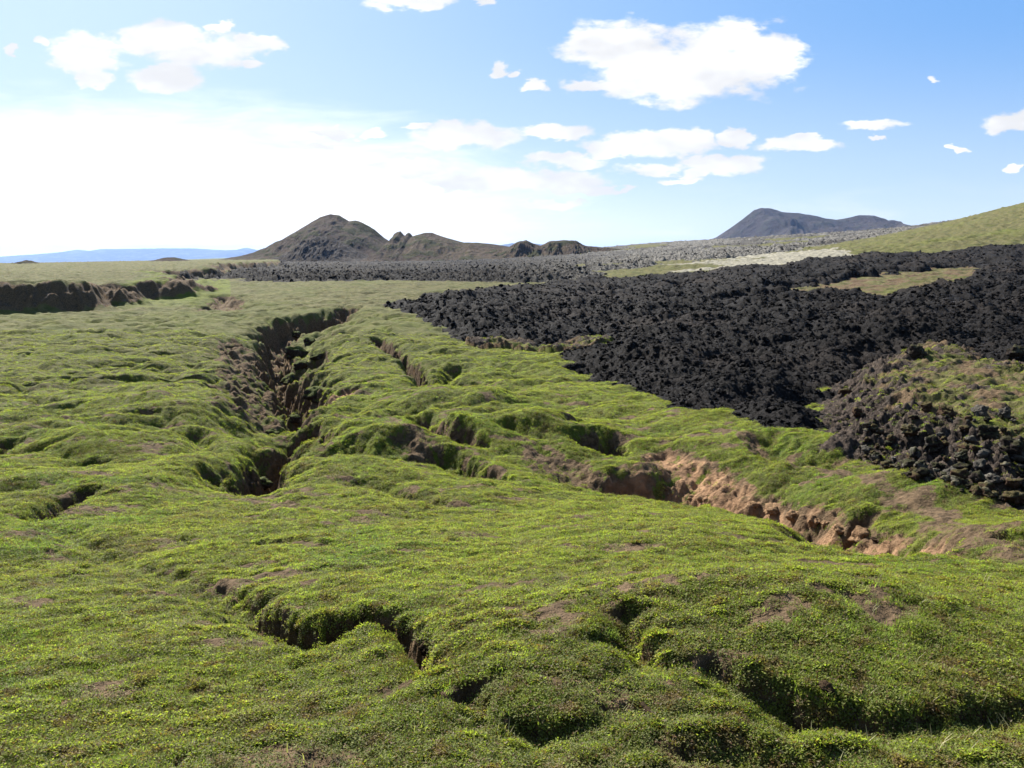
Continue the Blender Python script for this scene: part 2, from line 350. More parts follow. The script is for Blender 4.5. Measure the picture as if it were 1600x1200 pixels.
def fields(x, y):
    """height and cover of the land at world x, y (float arrays)"""
    x = x.astype(np.float64); y = y.astype(np.float64)
    dist = np.hypot(x, np.maximum(y, 0)) + 0.5
    z = base(x, y)
    f32 = lambda a: a.astype(np.float32)
    soil = np.zeros(x.shape, np.float32); orange = np.zeros(x.shape, np.float32); trench = np.zeros(x.shape, np.float32)
    near = y < 400
    wx = x + 0.0; wy = y + 0.0
    # lava flow
    reach = 40.0
    n1 = fbm(x * .35, y * .35, 4, 3) * 1.3
    sd_l = sdf(x, y, LAVA, reach) + np.clip(n1, -2, 2) * np.clip(dist / 40, .25, 1.0)
    isle = np.zeros(x.shape, bool)
    for P in INLAVA:
        s = sdf(x, y, P, 30) + n1 * 1.2 + fbm(x * .12, y * .12, 4, 17) * 5 + 1.5
        sd_l = np.minimum(sd_l, -s); isle |= (s > 0)
    lav = sd_l > 0
    sd_g = sdf(x, y, GREYL, 60) + fbm(x * .05, y * .05, 4, 9) * 14
    sd_s = sdf(x, y, STRIP, 40) + fbm(x * .06, y * .06, 4, 12) * 6
    gre = (sd_g > 0) & (~lav) & (sdf(x, y, PLAT, 60) < -1) & (sd_s < 0) & ~((fbm(x * .011, y * .006, 4, 19) > .33) & (x > 20))
    sd_o = sdf(x, y, OUTC, 8) + fbm(x * 1.1, y * 1.1, 4, 6) * .35
    outc = (sd_o > 0) & ~lav
    ledge = (sdf(x, y, LEDGE, 6) + n1 * .5 > 0) & ~lav
    # plateau scarps on the left
    sd_p = sdf(x, y, PLAT, 60) + fbm(x * .10, y * .10, 5, 15) * 3.6
    hp = np.interp(y, [80, 92, 106, 220, 300, 420, 900, 3000], [3.2, 3.1, 2.4, 2.3, 3.3, 3.3, 2.0, 2.0])
    ps = sstep(-2.5, 3.2, sd_p)
    z += 0 * hp; z += hp * ps + (hp * .12) * np.exp(-((sd_p - 3) / 4) ** 2)
    scarp = np.exp(-((sd_p - .6) / 2.1) ** 2) * (y < 700)
    # broad unevenness of the turf
    amp = np.interp(dist, [1, 8, 20, 40, 90, 300, 3000], [.03, .05, .10, .16, .25, .8, 3])
    z += amp * fbm(x * .35, y * .35, 2, 20) * .8
    bw = np.interp(dist, [3, 7, 12, 22, 40, 70, 110], [0, .08, .13, .26, .42, .40, 0]) * np.where(y > 0, 1, 0)
    bb = billow(x * .26 + .25 * pn(x * .3, y * .3, 7), y * .26, 1, 26)
    z += bw * (np.clip(bb / .6, 0, .8) - .4) * (1 - .85 * sstep(1.5, 6, x) * sstep(30, 22, y))
    bb2 = billow(x * .8, y * .8, 1, 27)
    z += bw * .16 * (np.clip(bb2 / .6, 0, .8) - .4)
    z += np.interp(dist, [1, 8, 20, 3000], [.03, .03, .03, .03]) * fbm(x * 1.6, y * 1.6, 3, 21)
    # hummocks on the plain (strong on the left middle distance)
    hw = sstep(14, 30, dist) * (1 - sstep(85, 140, dist)) * (.3 + .6 * sstep(2, -10, x))
    hb = billow(x * .22 + .3 * fbm(x * .2, y * .2, 2, 5), y * .30, 3, 24, .55)
    hb = np.clip(hb / .75, 0, 1.3)
    z += hw * ((np.clip(hb, 0, .55) - .25) * .95)
    hummock = hw * sstep(.42, .12, hb)
    z += hw * (.45 - billow(x * .6, y * .6, 2, 28)) * -.12
    # lumps round the fissures in the middle ground
    lw = sstep(9, 14, dist) * (1 - sstep(40, 70, dist)) * ~lav
    lb = billow(x * .55, y * .55, 2, 30, .5)
    z += lw * (np.clip(lb / .7, 0, .7) - .3) * .13
    # fine knobbly relief of the plant cushions close by
    nw = 1 - sstep(12, 30, dist)
    z += nw * (.018 * fbm(x * 6, y * 6, 3, 33) + .010 * (billow(x * 13, y * 13, 2, 35) - .4))
    # trenches
    for T in TR:
        q = T['q']; Q = np.array(q); mw = Q[:, 2].max() * (5.5 if T['near'] <= 1.5 else 4 * T['near'])
        m = (x > Q[:, 0].min() - mw) & (x < Q[:, 0].max() + mw) & (y > Q[:, 1].min() - mw) & (y < Q[:, 1].max() + mw)
        if not m.any(): continue
        X = x[m]; Y = y[m]
        sc = 1.0 / max(Q[:, 2].mean(), .05)
        a = T['wob'] / sc
        fq = .45; X2 = X + a * 1.5 * fbm(X * sc * fq, Y * sc * fq, 5, 41, .6); Y2 = Y + a * 1.5 * fbm(X * sc * fq, Y * sc * fq, 5, 47, .6)
        d, par, side = seg_dist(X2, Y2, q)
        w = np.interp(par, np.arange(len(q)), Q[:, 2]); dep = np.interp(par, np.arange(len(q)), Q[:, 3])
        w = w * (1 + .25 * pn(X * sc * .4, Y * sc * .4, 50))
        ns = sstep(.45, -.45, side / w); w = w * (1 + (T['near'] - 1) * ns)
        r = d / w
        pe = T['p'] + (min(T['p'], 2.4) - T['p']) * ns if T['near'] > 1.5 else T['p']
        t = 1 / (1 + r ** pe)
        rag = 1 + .18 * fbm(X * sc * 1.4, Y * sc * 1.4, 3, 52) * sstep(.1, .5, t)
        z[m] -= dep * t * rag
        z[m] += .10 * dep * np.exp(-((r - 1.9) / .5) ** 2) * sstep(.4, 1.8, side / w)     # swollen rim
        trench[m] = np.maximum(trench[m], t)
        if T['soil']:
            steep = sstep(.10, .50, t) * T['amt']
            br = fbm(X * sc * 1.2, Y * sc * 1.2, 4, 55)
            sl = np.clip(steep * (1.1 + 1.3 * br), 0, 1) * np.where(side < 0, .8, 1)
            soil[m] = np.maximum(soil[m], sl)
            if T['soil'] == 2: orange[m] = np.maximum(orange[m], sstep(.25, .7, t + .35 * br))
    # lumpy soil in the pit walls
    k = soil * nw
    z += k * (.07 * (billow(x * 3.2, y * 3.2, 3, 60) - .4) + .03 * fbm(x * 9, y * 9, 3, 62))
    k = soil * (1 - nw)
    z += k * (.35 * (billow(x * .9, y * .9, 3, 63) - .4) + .1 * fbm(x * 2.4, y * 2.4, 3, 64))
    # trails and bare patches
    bare = np.zeros(x.shape, np.float32)
    for T in TRL:
        P = np.array(T['p']); mw = 3
        m = (x > P[:, 0].min() - mw) & (x < P[:, 0].max() + mw) & (y > P[:, 1].min() - mw) & (y < P[:, 1].max() + mw)
        if m.any():
            d, _, _ = seg_dist(x[m], y[m], T['p'])
            br = fbm(x[m] * 1.7, y[m] * 1.7, 4, 70)
            bare[m] = np.maximum(bare[m], T['a'] * sstep(1.5, .3, d / T['w'] + br * .9))
    for sx, sy, rx, ry in SPOT:
        m = (abs(x - sx) < 3 * rx) & (abs(y - sy) < rx * 4)
        if m.any():
            r = np.hypot((x[m] - sx) / rx, (y[m] - sy) / (ry * 2.2)) + fbm(x[m] * 6, y[m] * 6, 4, 72) * .9
            bare[m] = np.maximum(bare[m], .8 * sstep(1.3, .4, r))
    bare = np.maximum(bare, .75 * sstep(.38, .60, fbm(x * .8, y * 1.5, 5, 75, .65)) * (1 - sstep(20, 60, dist)))
    soil = np.maximum(soil, bare)
    # lava surface
    def crag(m, thick, big, mid, fine, edge, sd):
        X = x[m]; Y = y[m]
        e = sstep(0, edge, sd[m])
        h = thick * np.sqrt(e)
        h += e * big * (fbm(X * .11, Y * .11, 3, 80))
        h += np.sqrt(e) * mid * (1.25 * (.55 - billow(X * .42, Y * .42, 4, 83, .6)) + .5 * fbm(X * .9, Y * .9, 3, 85))
        h += fine * (.9 - 1.7 * billow(X * 1.9, Y * 1.9, 4, 88, .68)) * np.sqrt(sstep(0, edge * .2, sd[m]))
        z[m] += h
    if lav.any(): crag(lav, .85, .75, .26, .10, 3.0, sd_l)
    if gre.any(): crag(gre, .8, 1.2, .9, .28, 9.0, sd_g)
    if outc.any():
        X = x[outc]; Y = y[outc]; s = sd_o[outc]
        face = np.exp(-((s - 1.2) / 1.3) ** 2)
        z[outc] += 1.05 * sstep(-.1, 2.6, s) + (.35 - billow(X * .7, Y * .7, 3, 90, .6)) * .35 * sstep(0, 1, s) + (.07 + .2 * face) * (.5 - billow(X * 2.6, Y * 2.6, 4, 93, .65))
    if ledge.any():
        X = x[ledge]; Y = y[ledge]
        z[ledge] += .35 + .35 * (.5 - billow(X * .9, Y * .9, 4, 95, .6))
    sc_ = scarp > .05
    if sc_.any():
        X = x[sc_]; Y = y[sc_]
        z[sc_] += scarp[sc_] * (.9 * (.45 - billow(X * .35, Y * .35, 4, 97, .6)))
    dirt = np.where(scarp > .3, sstep(.30, .75, scarp + .45 * fbm(x * .3, y * .3, 4, 99)), 0)
    rockm = np.zeros(x.shape, np.float32)
    rockm[outc] = np.clip(.25 + .9 * np.exp(-((sd_o[outc] - .7) / 1.3) ** 2) + .5 * fbm(x[outc] * .9, y[outc] * .9, 4, 101), 0, 1)
    rockm[ledge] = np.clip(.5 + .6 * fbm(x[ledge] * .6, y[ledge] * .6, 4, 103), 0, 1)
    rockm = np.maximum(rockm, dirt * .42); soil = np.maximum(soil, dirt * .8)
    # dry pale grass on the far rise and on hummock tops
    dry = np.maximum(sstep(60, 100, y), .34 * sstep(34, 60, y) * (.3 + .7 * sstep(-4, -15, x))) * (y < 5000) * np.where((y > 90) & (x < -20) & (x > -60), .75, 1.0)
    dry = np.where((sd_p > 0) & (y > 80), .8, dry)
    gra = sstep(-8, 0, -sd_p) * sstep(-.52, -.45, x / np.maximum(y, 1)) * sstep(-.34, -.37, x / np.maximum(y, 1)) * (y > 92) * (y < 200)
    dry = np.where(gra > .3, .15, dry)
    hillm = (x / np.maximum(y, 1) > .33) & (y > 170) & (y < 650)
    dry = np.where(hillm, .80 + .25 * fbm(x * .03, y * .03, 4, 106), dry)
    dry = np.minimum(dry, .84)
    dry = np.where(sd_s > 0, np.where(x > 20, .8 + .2 * sstep(.19, .27, x / np.maximum(y, 1) + .10 * fbm(x * .035, y * .06, 4, 21)), .8), dry)
    dry = np.maximum(dry, .7 * np.clip(hw * sstep(.22, .5, hb), 0, 1) * sstep(14, 30, dist))
    isle |= ledge
    soil = np.where(isle, np.clip(.46 + .6 * fbm(x * .35, y * .35, 4, 107), 0, .8), soil)
    z = z + np.where(isle, .25 * (.5 - billow(x * .5, y * .5, 4, 108, .6)), 0)
    dry = np.where(outc, .8, dry); soil = np.where(outc, np.clip(.42 + .5 * fbm(x * 1.1, y * 1.1, 4, 104), 0, .9), soil)
    dry = np.where(lav, 0, dry)
    kind = np.where(lav, 1, np.where(gre, 2, 0))
    return z, kind, f32(np.clip(soil, 0, 1)), f32(np.clip(orange, 0, 1)), f32(np.clip(dry, 0, 1)), f32(np.clip(rockm, 0, 1)), f32(trench)

# ------------------------------------------------------------------ materials
def mat(name):
    m = bpy.data.materials.new(name); m.use_nodes = True
    t = NT(m.node_tree); t.n.clear()
    o = t.new('ShaderNodeOutputMaterial'); return m, t, o
def turf_colour(t, pos):
    """green turf mottled with olive, yellow and reddish plants, by place"""
    a = t.noise(pos, .55, 5, .6); b = t.noise(pos, 3.3, 5, .65); c = t.noise(pos, 19, 4, .7); d = t.noise(pos, .12, 3, .5)
    g = t.mix(t.mapr(a, .35, .66), (.064, .084, .014), (.122, .142, .024))
    g = t.mix(t.mapr(d, .42, .66, 0, .5), g, (.125, .165, .014))
    g = t.mix(t.mapr(b, .47, .72, 0, .75), g, (.088, .080, .026))
    g = t.mix(t.mapr(b, .40, .22, 0, .6), g, (.046, .088, .015))
    g = t.mix(t.mapr(c, .56, .74, 0, .7), g, (.100, .052, .028))
    g = t.mix(t.mapr(c, .42, .26, 0, .55), g, (.026, .044, .010))
    return g
def bump(t, h, strength, dist):
    n = t.new('ShaderNodeBump'); n.inputs['Strength'].default_value = strength; n.inputs['Distance'].default_value = dist
    t.l.new(h, n.inputs['Height']); return n.outputs[0]
def make_ground_mat():
    m, t, o = mat('turf and soil')
    geo = t.new('ShaderNodeNewGeometry'); pos = geo.outputs['Position']
    at1 = t.new('ShaderNodeAttribute', attribute_name='cover')
    sp = t.new('ShaderNodeSeparateColor'); t.l.new(at1.outputs['Color'], sp.inputs[0])
    soil, orange, dry = sp.outputs; rock = at1.outputs['Alpha']
    g = turf_colour(t, pos)
    nb = t.noise(pos, 1.4, 6, .65); nf = t.noise(pos, 9, 5, .7)
    nd = t.noise(pos, .25, 5, .62)
    dryc = t.mix(t.mapr(nb, .35, .65), (.062, .056, .026), (.132, .108, .056))
    dryc = t.mix(t.mapr(nd, .45, .65, 0, .7), dryc, (.058, .066, .020))
    dryc = t.mix(t.mapr(nf, .56, .70, 0, .7), dryc, (.034, .028, .014))
    dryc = t.mix(t.mapr(t.noise(pos, .8, 5, .7), .54, .64, 0, .7), dryc, (.040, .036, .015))
    g = t.mix(t.math('MULTIPLY', dry, t.mapr(nd, .2, .5, .6, 1.0)), g, dryc)
    g = t.mix(t.mapr(dry, .86, .98), g, t.mix(t.mapr(nb, .35, .65), (.15, .14, .10), (.27, .25, .20)))
    s = t.mix(t.mapr(nf, .3, .7), (.055, .038, .022), (.150, .102, .060))
    og = t.mix(t.mapr(nb, .35, .68), (.130, .078, .045), (.34, .205, .115))
    og = t.mix(t.mapr(nf, .55, .75, 0, .55), og, (.40, .26, .15))
    s = t.mix(orange, s, og)
    nrm = t.new('ShaderNodeSeparateXYZ'); t.l.new(geo.outputs['True Normal'], nrm.inputs[0])
    soil = t.math('ADD', soil, t.mapr(nrm.outputs[2], .62, .36, 0, .36))
    sm = t.math('ADD', soil, t.math('MULTIPLY', t.math('SUBTRACT', nf, .5), .9))
    g = t.mix(t.mapr(sm, .34, .62), g, s)
    r = t.mix(t.mapr(nf, .35, .7), (.020, .016, .014), (.095, .072, .056))
    r = t.mix(t.mapr(nb, .62, .72, 0, .5), r, (.2, .17, .14))
    rm = t.math('ADD', rock, t.math('MULTIPLY', t.math('SUBTRACT', nb, .5), .9))
    g = t.mix(t.mapr(rm, .40, .62), g, r)
    h = t.math('ADD', t.math('MULTIPLY', t.noise(pos, 24, 5, .7), .5), nf)
    h2 = t.math('ADD', h, t.math('MULTIPLY', nb, 2.2))
    p = t.new('ShaderNodeBsdfPrincipled'); t.l.new(g, p.inputs['Base Color'])
    p.inputs['Roughness'].default_value = .95; p.inputs['Specular IOR Level'].default_value = .08
    n0 = t.new('ShaderNodeBump'); n0.inputs['Strength'].default_value = .4; n0.inputs['Distance'].default_value = .30
    t.l.new(t.noise(pos, 1.9, 6, .68), n0.inputs['Height'])
    n1_ = t.new('ShaderNodeBump'); n1_.inputs['Strength'].default_value = .8; n1_.inputs['Distance'].default_value = .09
    t.l.new(h2, n1_.inputs['Height']); t.l.new(n0.outputs[0], n1_.inputs['Normal']); t.l.new(n1_.outputs[0], p.inputs['Normal'])
    t.l.new(p.outputs[0], o.inputs[0]); return m
def make_lava_mat(name, grey):
    m, t, o = mat(name)
    geo = t.new('ShaderNodeNewGeometry'); pos = geo.outputs['Position']
    s = .2 if grey else 1.0
    nf = t.noise(pos, 7 * s, 6, .75); nb = t.noise(pos, 1.1 * s, 5, .6); nl = t.noise(pos, .35 * s, 4, .6)
    c = t.mix(t.mapr(nf, .35, .7), (.0042, .0037, .0037), (.0155, .0132, .0130))
    c = t.mix(t.mapr(nb, .55, .75, 0, .5), c, (.027, .020, .016))
    c = t.mix(t.math('MULTIPLY', t.mapr(nf, .60, .70), t.mapr(nl, .42, .58)), c, (.045, .042, .040) if grey else (.10, .095, .092))  # glints on the clinker, put into the colour as pale flecks
    c = t.mix(t.mapr(t.noise(pos, .09 * s, 4, .6), .5, .64, 0, .5), c, (.030, .023, .019))
    if grey:
        up = t.new('ShaderNodeSeparateXYZ'); t.l.new(geo.outputs['Normal'], up.inputs[0])
        lich = t.math('MULTIPLY', t.mapr(up.outputs[2], .45, .9), t.mapr(nf, .38, .6))
        att = t.new('ShaderNodeSeparateXYZ'); t.l.new(pos, att.inputs[0])
        side = t.mapr(t.math('DIVIDE', att.outputs[0], t.math('MAXIMUM', att.outputs[1], 1.0)), -.05, .22, .05, .85)
        c = t.mix(t.math('MULTIPLY', lich, side), c, (.25, .235, .205))
        c = t.mix(t.mapr(nb, .56, .72, 0, .6), c, (.075, .066, .040))
        c = t.mix(t.mapr(t.noise(pos, .02, 4, .6), .48, .6, 0, .65), c, (.030, .026, .022))
    p = t.new('ShaderNodeBsdfPrincipled'); t.l.new(c, p.inputs['Base Color'])
    p.inputs['Roughness'].default_value = .9; p.inputs['Specular IOR Level'].default_value = .10
    h = t.math('ADD', nf, t.math('MULTIPLY', t.noise(pos, 30 * s, 4, .7), .4))
    t.l.new(bump(t, h, .9, .12 / s), p.inputs['Normal'])
    t.l.new(p.outputs[0], o.inputs[0]); return m
M_GROUND = make_ground_mat(); M_LAVA = make_lava_mat('black lava', False); M_GREY = make_lava_mat('old grey lava', True)

def link(name, me, m=None, label=None, cat=None, group=None, kind=None, parent=None):
    o = bpy.data.objects.new(name, me); SC.collection.objects.link(o)
    if m is not None: me.materials.append(m)
    if label: o['label'] = label
    if cat: o['category'] = cat
    if group: o['group'] = group
    if kind: o['kind'] = kind
    if parent: o.parent = parent
    return o
def np_mesh(name, co, quads, smooth=True, cover=None):
    me = bpy.data.meshes.new(name)
    n = len(co); k = len(quads); w = quads.shape[1]
    me.vertices.add(n); me.vertices.foreach_set('co', co.astype(np.float32).ravel())
    me.loops.add(k * w); me.loops.foreach_set('vertex_index', quads.astype(np.int32).ravel())
    me.polygons.add(k); me.polygons.foreach_set('loop_start', np.arange(0, k * w, w, dtype=np.int32))
    me.polygons.foreach_set('use_smooth', np.full(k, smooth))
    if cover is not None:
        a = me.attributes.new('cover', 'FLOAT_COLOR', 'POINT'); a.data.foreach_set('color', cover.astype(np.float32).ravel())
    me.update(calc_edges=True); return me

# ------------------------------------------------------------------ the land: one polar sheet, finest inside the view
OY = -5.0
ANG = np.concatenate([np.linspace(-180, -48, 40)[:-1], np.linspace(-48, 48, 1250), np.linspace(48, 180, 40)[1:]])
RAD = np.concatenate([[.3, 1.5, 3, 4.5], np.exp(np.linspace(math.log(5.8), math.log(14), 520)),
                      np.exp(np.linspace(math.log(14), math.log(60), 760))[1:], np.exp(np.linspace(math.log(60), math.log(260), 420))[1:],
                      np.exp(np.linspace(math.log(260), math.log(1500), 260))[1:], np.exp(np.linspace(math.log(1500), math.log(30000), 40))[1:]])
AA, RR = np.meshgrid(np.radians(ANG), RAD)
GX_ = (np.sin(AA) * RR).ravel(); GY_ = (np.cos(AA) * RR + OY).ravel()
gz, kind, soil, orange, dry, rockm, trn = fields(GX_, GY_)
gz = gz + np.where(kind == 0, 0, 0)
na, nr = len(ANG), len(RAD)
idx = np.arange(na * nr).reshape(nr, na)
Q = np.stack([idx[:-1, :-1], idx[:-1, 1:], idx[1:, 1:], idx[1:, :-1]], -1).reshape(-1, 4)[:, ::-1]
qk = kind[Q].max(1)
co = np.stack([GX_, GY_, gz], 1); cover = np.stack([soil, orange, dry, rockm], 1)
for nm, kk, mm in (('ground', 0, M_GROUND), ('lava_field', 1, M_LAVA), ('grey_lava_field', 2, M_GREY)):
    q = Q[qk == kk]; used = np.unique(q); rm = np.zeros(len(co), np.int64); rm[used] = np.arange(len(used))
    me = np_mesh(nm, co[used], rm[q], True, cover[used] if kk == 0 else None)
    o = link(nm, me, mm, kind='structure')
del Q, qk

# ------------------------------------------------------------------ mountains: each a relief with its own skyline
def hill_mat(name, a, b, c, sc, cw=.5):
    m, t, o = mat(name)
    geo = t.new('ShaderNodeNewGeometry'); pos = geo.outputs['Position']
    n1 = t.noise(pos, sc, 6, .62); n2 = t.noise(t.vmath('MULTIPLY', pos, (1, 1, .35)), sc * 5, 7, .75)
    up = t.new('ShaderNodeSeparateXYZ'); t.l.new(geo.outputs['Normal'], up.inputs[0])
    col = t.mix(t.mapr(n1, .38, .62), a, b)
    col = t.mix(t.math('MULTIPLY', t.mapr(n2, .48, .58), cw), col, c)
    p = t.new('ShaderNodeBsdfPrincipled'); t.l.new(col, p.inputs['Base Color']); p.inputs['Roughness'].default_value = .95
    p.inputs['Specular IOR Level'].default_value = .05
    t.l.new(bump(t, t.math('ADD', n2, n1), .6, .6 / sc), p.inputs['Normal'])
    t.l.new(p.outputs[0], o.inputs[0]); return m
def mountain(name, sky_pts, Y, depth, mt, rough, nx=500, ny=160, seed=0, foot=-8.0, extra=None, ridge=0.0, sharp=1.4):
    """sky_pts: image points of its skyline; the crest stands at distance Y, the flanks run down before and behind"""
    px = np.array([p[0] for p in sky_pts], float); py = np.array([p[1] for p in sky_pts], float)
    us = np.array([ucol(a, b) for a, b in sky_pts]); hs = np.array([rowel(b) * Y for b in py])
    U = np.linspace(us[0], us[-1], nx); H = np.interp(U, us, hs)
    V = np.linspace(-1, 1, ny)
    X = np.repeat((U * Y)[None, :], ny, 0); YY = Y + np.repeat(V[:, None], nx, 1) * depth
    wob = fbm(X / depth * 1.3, YY / depth * 1.3, 3, seed)
    t = np.clip(np.abs(V[:, None] + 0 * X) * 1.0, 0, 1)
    fl = (1 - t ** sharp)
    Z = foot + (H[None, :] - foot) * fl
    k = (H[None, :] - foot) * t * (1 - t) * 4
    gul = billow(X / depth * 3.5, YY / depth * 1.2, 4, seed + 3, .6)
    Z = Z + k * rough * (wob * .5 + (.4 - gul) * .7) + rough * .04 * (H[None, :] - foot) * fbm(X / depth * 14, YY / depth * 14, 4, seed + 6)
    if extra: Z = extra(X, YY, Z)
    Z = np.maximum(Z, foot - 1)
    co = np.stack([X.ravel(), YY.ravel(), Z.ravel()], 1)
    i = np.arange(nx * ny).reshape(ny, nx)
    q = np.stack([i[:-1, :-1], i[:-1, 1:], i[1:, 1:], i[1:, :-1]], -1).reshape(-1, 4)
    return link(name, np_mesh(name, co, q), mt, kind='structure')
m_brown = hill_mat('brown hill scree', (.050, .036, .029), (.085, .064, .045), (.042, .045, .018), .009, .9)
m_dark = hill_mat('dark rock', (.026, .021, .019), (.048, .038, .030), (.11, .10, .09), .03, .6)
m_mtn = hill_mat('far mountain scree', (.048, .040, .040), (.078, .066, .062), (.044, .052, .030), .003, .4)
m_blue = hill_mat('far range', (.06, .06, .06), (.09, .09, .09), (.5, .5, .52), .0004, .12)
mountain('hill', [(385,402),(400,396),(420,389),(445,372),(470,357),(485,348),(500,339),(517,334),(530,336),(545,345),(556,344),(566,348),(585,358),(600,371),(612,379),(632,388),(660,398)], 900, 190, m_brown, .30, seed=4, nx=900, ny=260, sharp=1.05)
mountain('crater_hill', [(590,398),(605,381),(612,375),(616,365),(621,362),(626,361),(631,367),(635,369),(638,363),(641,364),(645,369),(652,367),(662,364),(675,363),(690,369),(710,375),(725,379),(745,379),(775,382),(800,386),(860,392),(940,400)], 820, 150, m_brown, .3, seed=14, nx=800, ny=200, sharp=1.05)
mountain('hill_spur', [(440,402),(470,388),(480,374),(492,370),(505,369),(520,370),(532,378),(545,383),(560,392),(575,400),(600,405)], 740, 70, m_dark, .35, seed=24, nx=400)
mountain('cinder_cones', [(770,392),(795,386),(808,378),(822,375),(832,380),(845,384),(858,377),(880,375),(900,376),(915,384),(950,387),(1000,392)], 760, 60, m_brown, .4, seed=31, nx=300)
mountain('mountain', [(1095,380),(1120,370),(1140,357),(1160,342),(1178,328),(1190,324),(1203,325),(1222,331),(1245,332),(1265,335),(1285,340),(1305,343),(1325,340),(1345,336),(1358,336),(1375,344),(1400,350),(1420,351),(1432,356),(1445,351),(1457,347),(1472,352),(1500,362),(1540,372)], 4200, 900, m_mtn, .3, seed=41, foot=-20, sharp=1.1)
mountain('far_mountains', [(-420,404),(-300,396),(-160,400),(-60,398),(0,401),(60,397),(95,394),(112,394),(122,390),(140,392),(160,389),(185,389),(250,388),(300,388),(352,391),(372,390),(385,387),(398,390),(410,396),(430,404)], 26000, 4000, m_blue, .12, nx=700, seed=51, foot=-420)
mountain('far_ridge', [(745,392),(775,384),(800,380),(830,380),(870,384),(905,388),(940,394)], 18000, 2000, m_blue, .15, nx=200, ny=60, seed=61, foot=-60)
mountain('low_knoll', [(18,413),(36,408),(41,406),(50,409),(62,413)], 420, 12, m_brown, .3, nx=60, ny=30, seed=71, foot=-5.5)
mountain('low_rise', [(235,409),(250,405),(262,402),(272,402),(285,406),(310,409)], 560, 30, m_brown, .3, nx=80, ny=30, seed=73, foot=-5.5)

# ------------------------------------------------------------------ plants of the turf (nobody could count them)
def leaf_mat(name, hue, trans):
    m, t, o = mat(name)
    geo = t.new('ShaderNodeNewGeometry'); pos = geo.outputs['Position']
    oi = t.new('ShaderNodeObjectInfo')
    g = turf_colour(t, pos)
    g = t.mix(.62, g, hue)
    pa = t.noise(pos, 1.1, 5, .68); pb = t.noise(pos, .45, 4, .6)
    g = t.mix(t.mapr(pa, .52, .70, 0, .6), g, (.125, .090, .040))
    g = t.mix(t.mapr(pb, .55, .68, 0, .6), g, (.10, .17, .035))
    rn = t.noise(pos, 7, 3, .6)
    g = t.mix(t.mapr(rn, .54, .68, 0, .65), g, (.150, .085, .045))
    g = t.mix(t.mapr(rn, .44, .32, 0, .5), g, (.21, .24, .06))
    v = t.mapr(oi.outputs['Random'], 0, 1, .60, 1.45, False)
    g = t.vmath('SCALE', g, scale=v)
    at1 = t.new('ShaderNodeAttribute', attribute_name='tone')
    g = t.mix(t.mapr(at1.outputs['Fac'], .80, .82, 0, .8), g, (.115, .052, .030))
    g = t.mix(t.mapr(at1.outputs['Fac'], .95, .96, 0, .8), g, (.22, .19, .12))
    d = t.new('ShaderNodeBsdfPrincipled'); t.l.new(g, d.inputs['Base Color']); d.inputs['Roughness'].default_value = .6
    d.inputs['Specular IOR Level'].default_value = .15
    tr_ = t.new('ShaderNodeBsdfTranslucent'); t.l.new(t.vmath('MULTIPLY', g, (1.5, 1.7, .7)), tr_.inputs[0])
    mx = t.new('ShaderNodeMixShader'); mx.inputs[0].default_value = trans
    t.l.new(d.outputs[0], mx.inputs[1]); t.l.new(tr_.outputs[0], mx.inputs[2]); t.l.new(mx.outputs[0], o.inputs[0])
    return m
M_LEAF = leaf_mat('leaf', (.240, .266, .058), .5)
M_BLADE = leaf_mat('grass blade', (.27, .36, .085), .5)
M_HEATH = leaf_mat('dark heath', (.160, .175, .046), .4)

def leaf_clump(seed, n, rad, ll, up):
    r = np.random.default_rng(seed); co = []; fa = []; tone = []
    for k in range(n):
        a = r.uniform(0, 6.283); q = rad * math.sqrt(r.uniform(0, 1))
        c = np.array([math.cos(a) * q, math.sin(a) * q, (1 - (q / rad) ** 2) * up * r.uniform(.3, 1) + .002])
        b = r.uniform(0, 6.283); el = r.uniform(-.1, .9)
        d = np.array([math.cos(b) * math.cos(el), math.sin(b) * math.cos(el), math.sin(el)])
        s = np.cross(d, [0, 0, 1]); s /= np.linalg.norm(s) + 1e-6
        L = ll * r.uniform(.6, 1.25); w = L * .28
        i = len(co); nn = np.cross(s, d)
        co += [c, c + d * L * .45 + s * w + nn * L * .08, c + d * L, c + d * L * .45 - s * w + nn * L * .08]
        fa.append((i, i + 1, i + 2, i + 3)); tone += [r.uniform(0, 1)] * 4
    return np.array(co), np.array(fa), np.array(tone)
def grass_clump(seed, n, rad, hgt):
    r = np.random.default_rng(seed); co = []; fa = []; tone = []
    for k in range(n):
        a = r.uniform(0, 6.283); q = rad * math.sqrt(r.uniform(0, 1))
        c = np.array([math.cos(a) * q, math.sin(a) * q, 0])
        b = r.uniform(0, 6.283); h = hgt * r.uniform(.5, 1.2); ln = h * r.uniform(.2, .8)
        d = np.array([math.cos(b), math.sin(b), 0]); s = np.array([-d[1], d[0], 0]) * hgt * .035
        m_ = c + d * ln * .3 + np.array([0, 0, h * .6]); e = c + d * ln + np.array([0, 0, h])
        i = len(co); co += [c - s, c + s, m_ + s * .8, m_ - s * .8, e + s * .15, e - s * .15]
        fa += [(i, i + 1, i + 2, i + 3), (i + 3, i + 2, i + 4, i + 5)]; tone += [r.uniform(0, .97)] * 6
    return np.array(co), np.array(fa), np.array(tone)
def src_coll(name, meshes, m):
    c = bpy.data.collections.new(name)
    for k, (co_, fa, tone) in enumerate(meshes):
        me = np_mesh(name, co_, fa, False)
        if tone is not None:
            a = me.attributes.new('tone', 'FLOAT', 'POINT'); a.data.foreach_set('value', tone.astype(np.float32))
        me.materials.append(m); c.objects.link(bpy.data.objects.new(name + '_%d' % k, me))
    return c
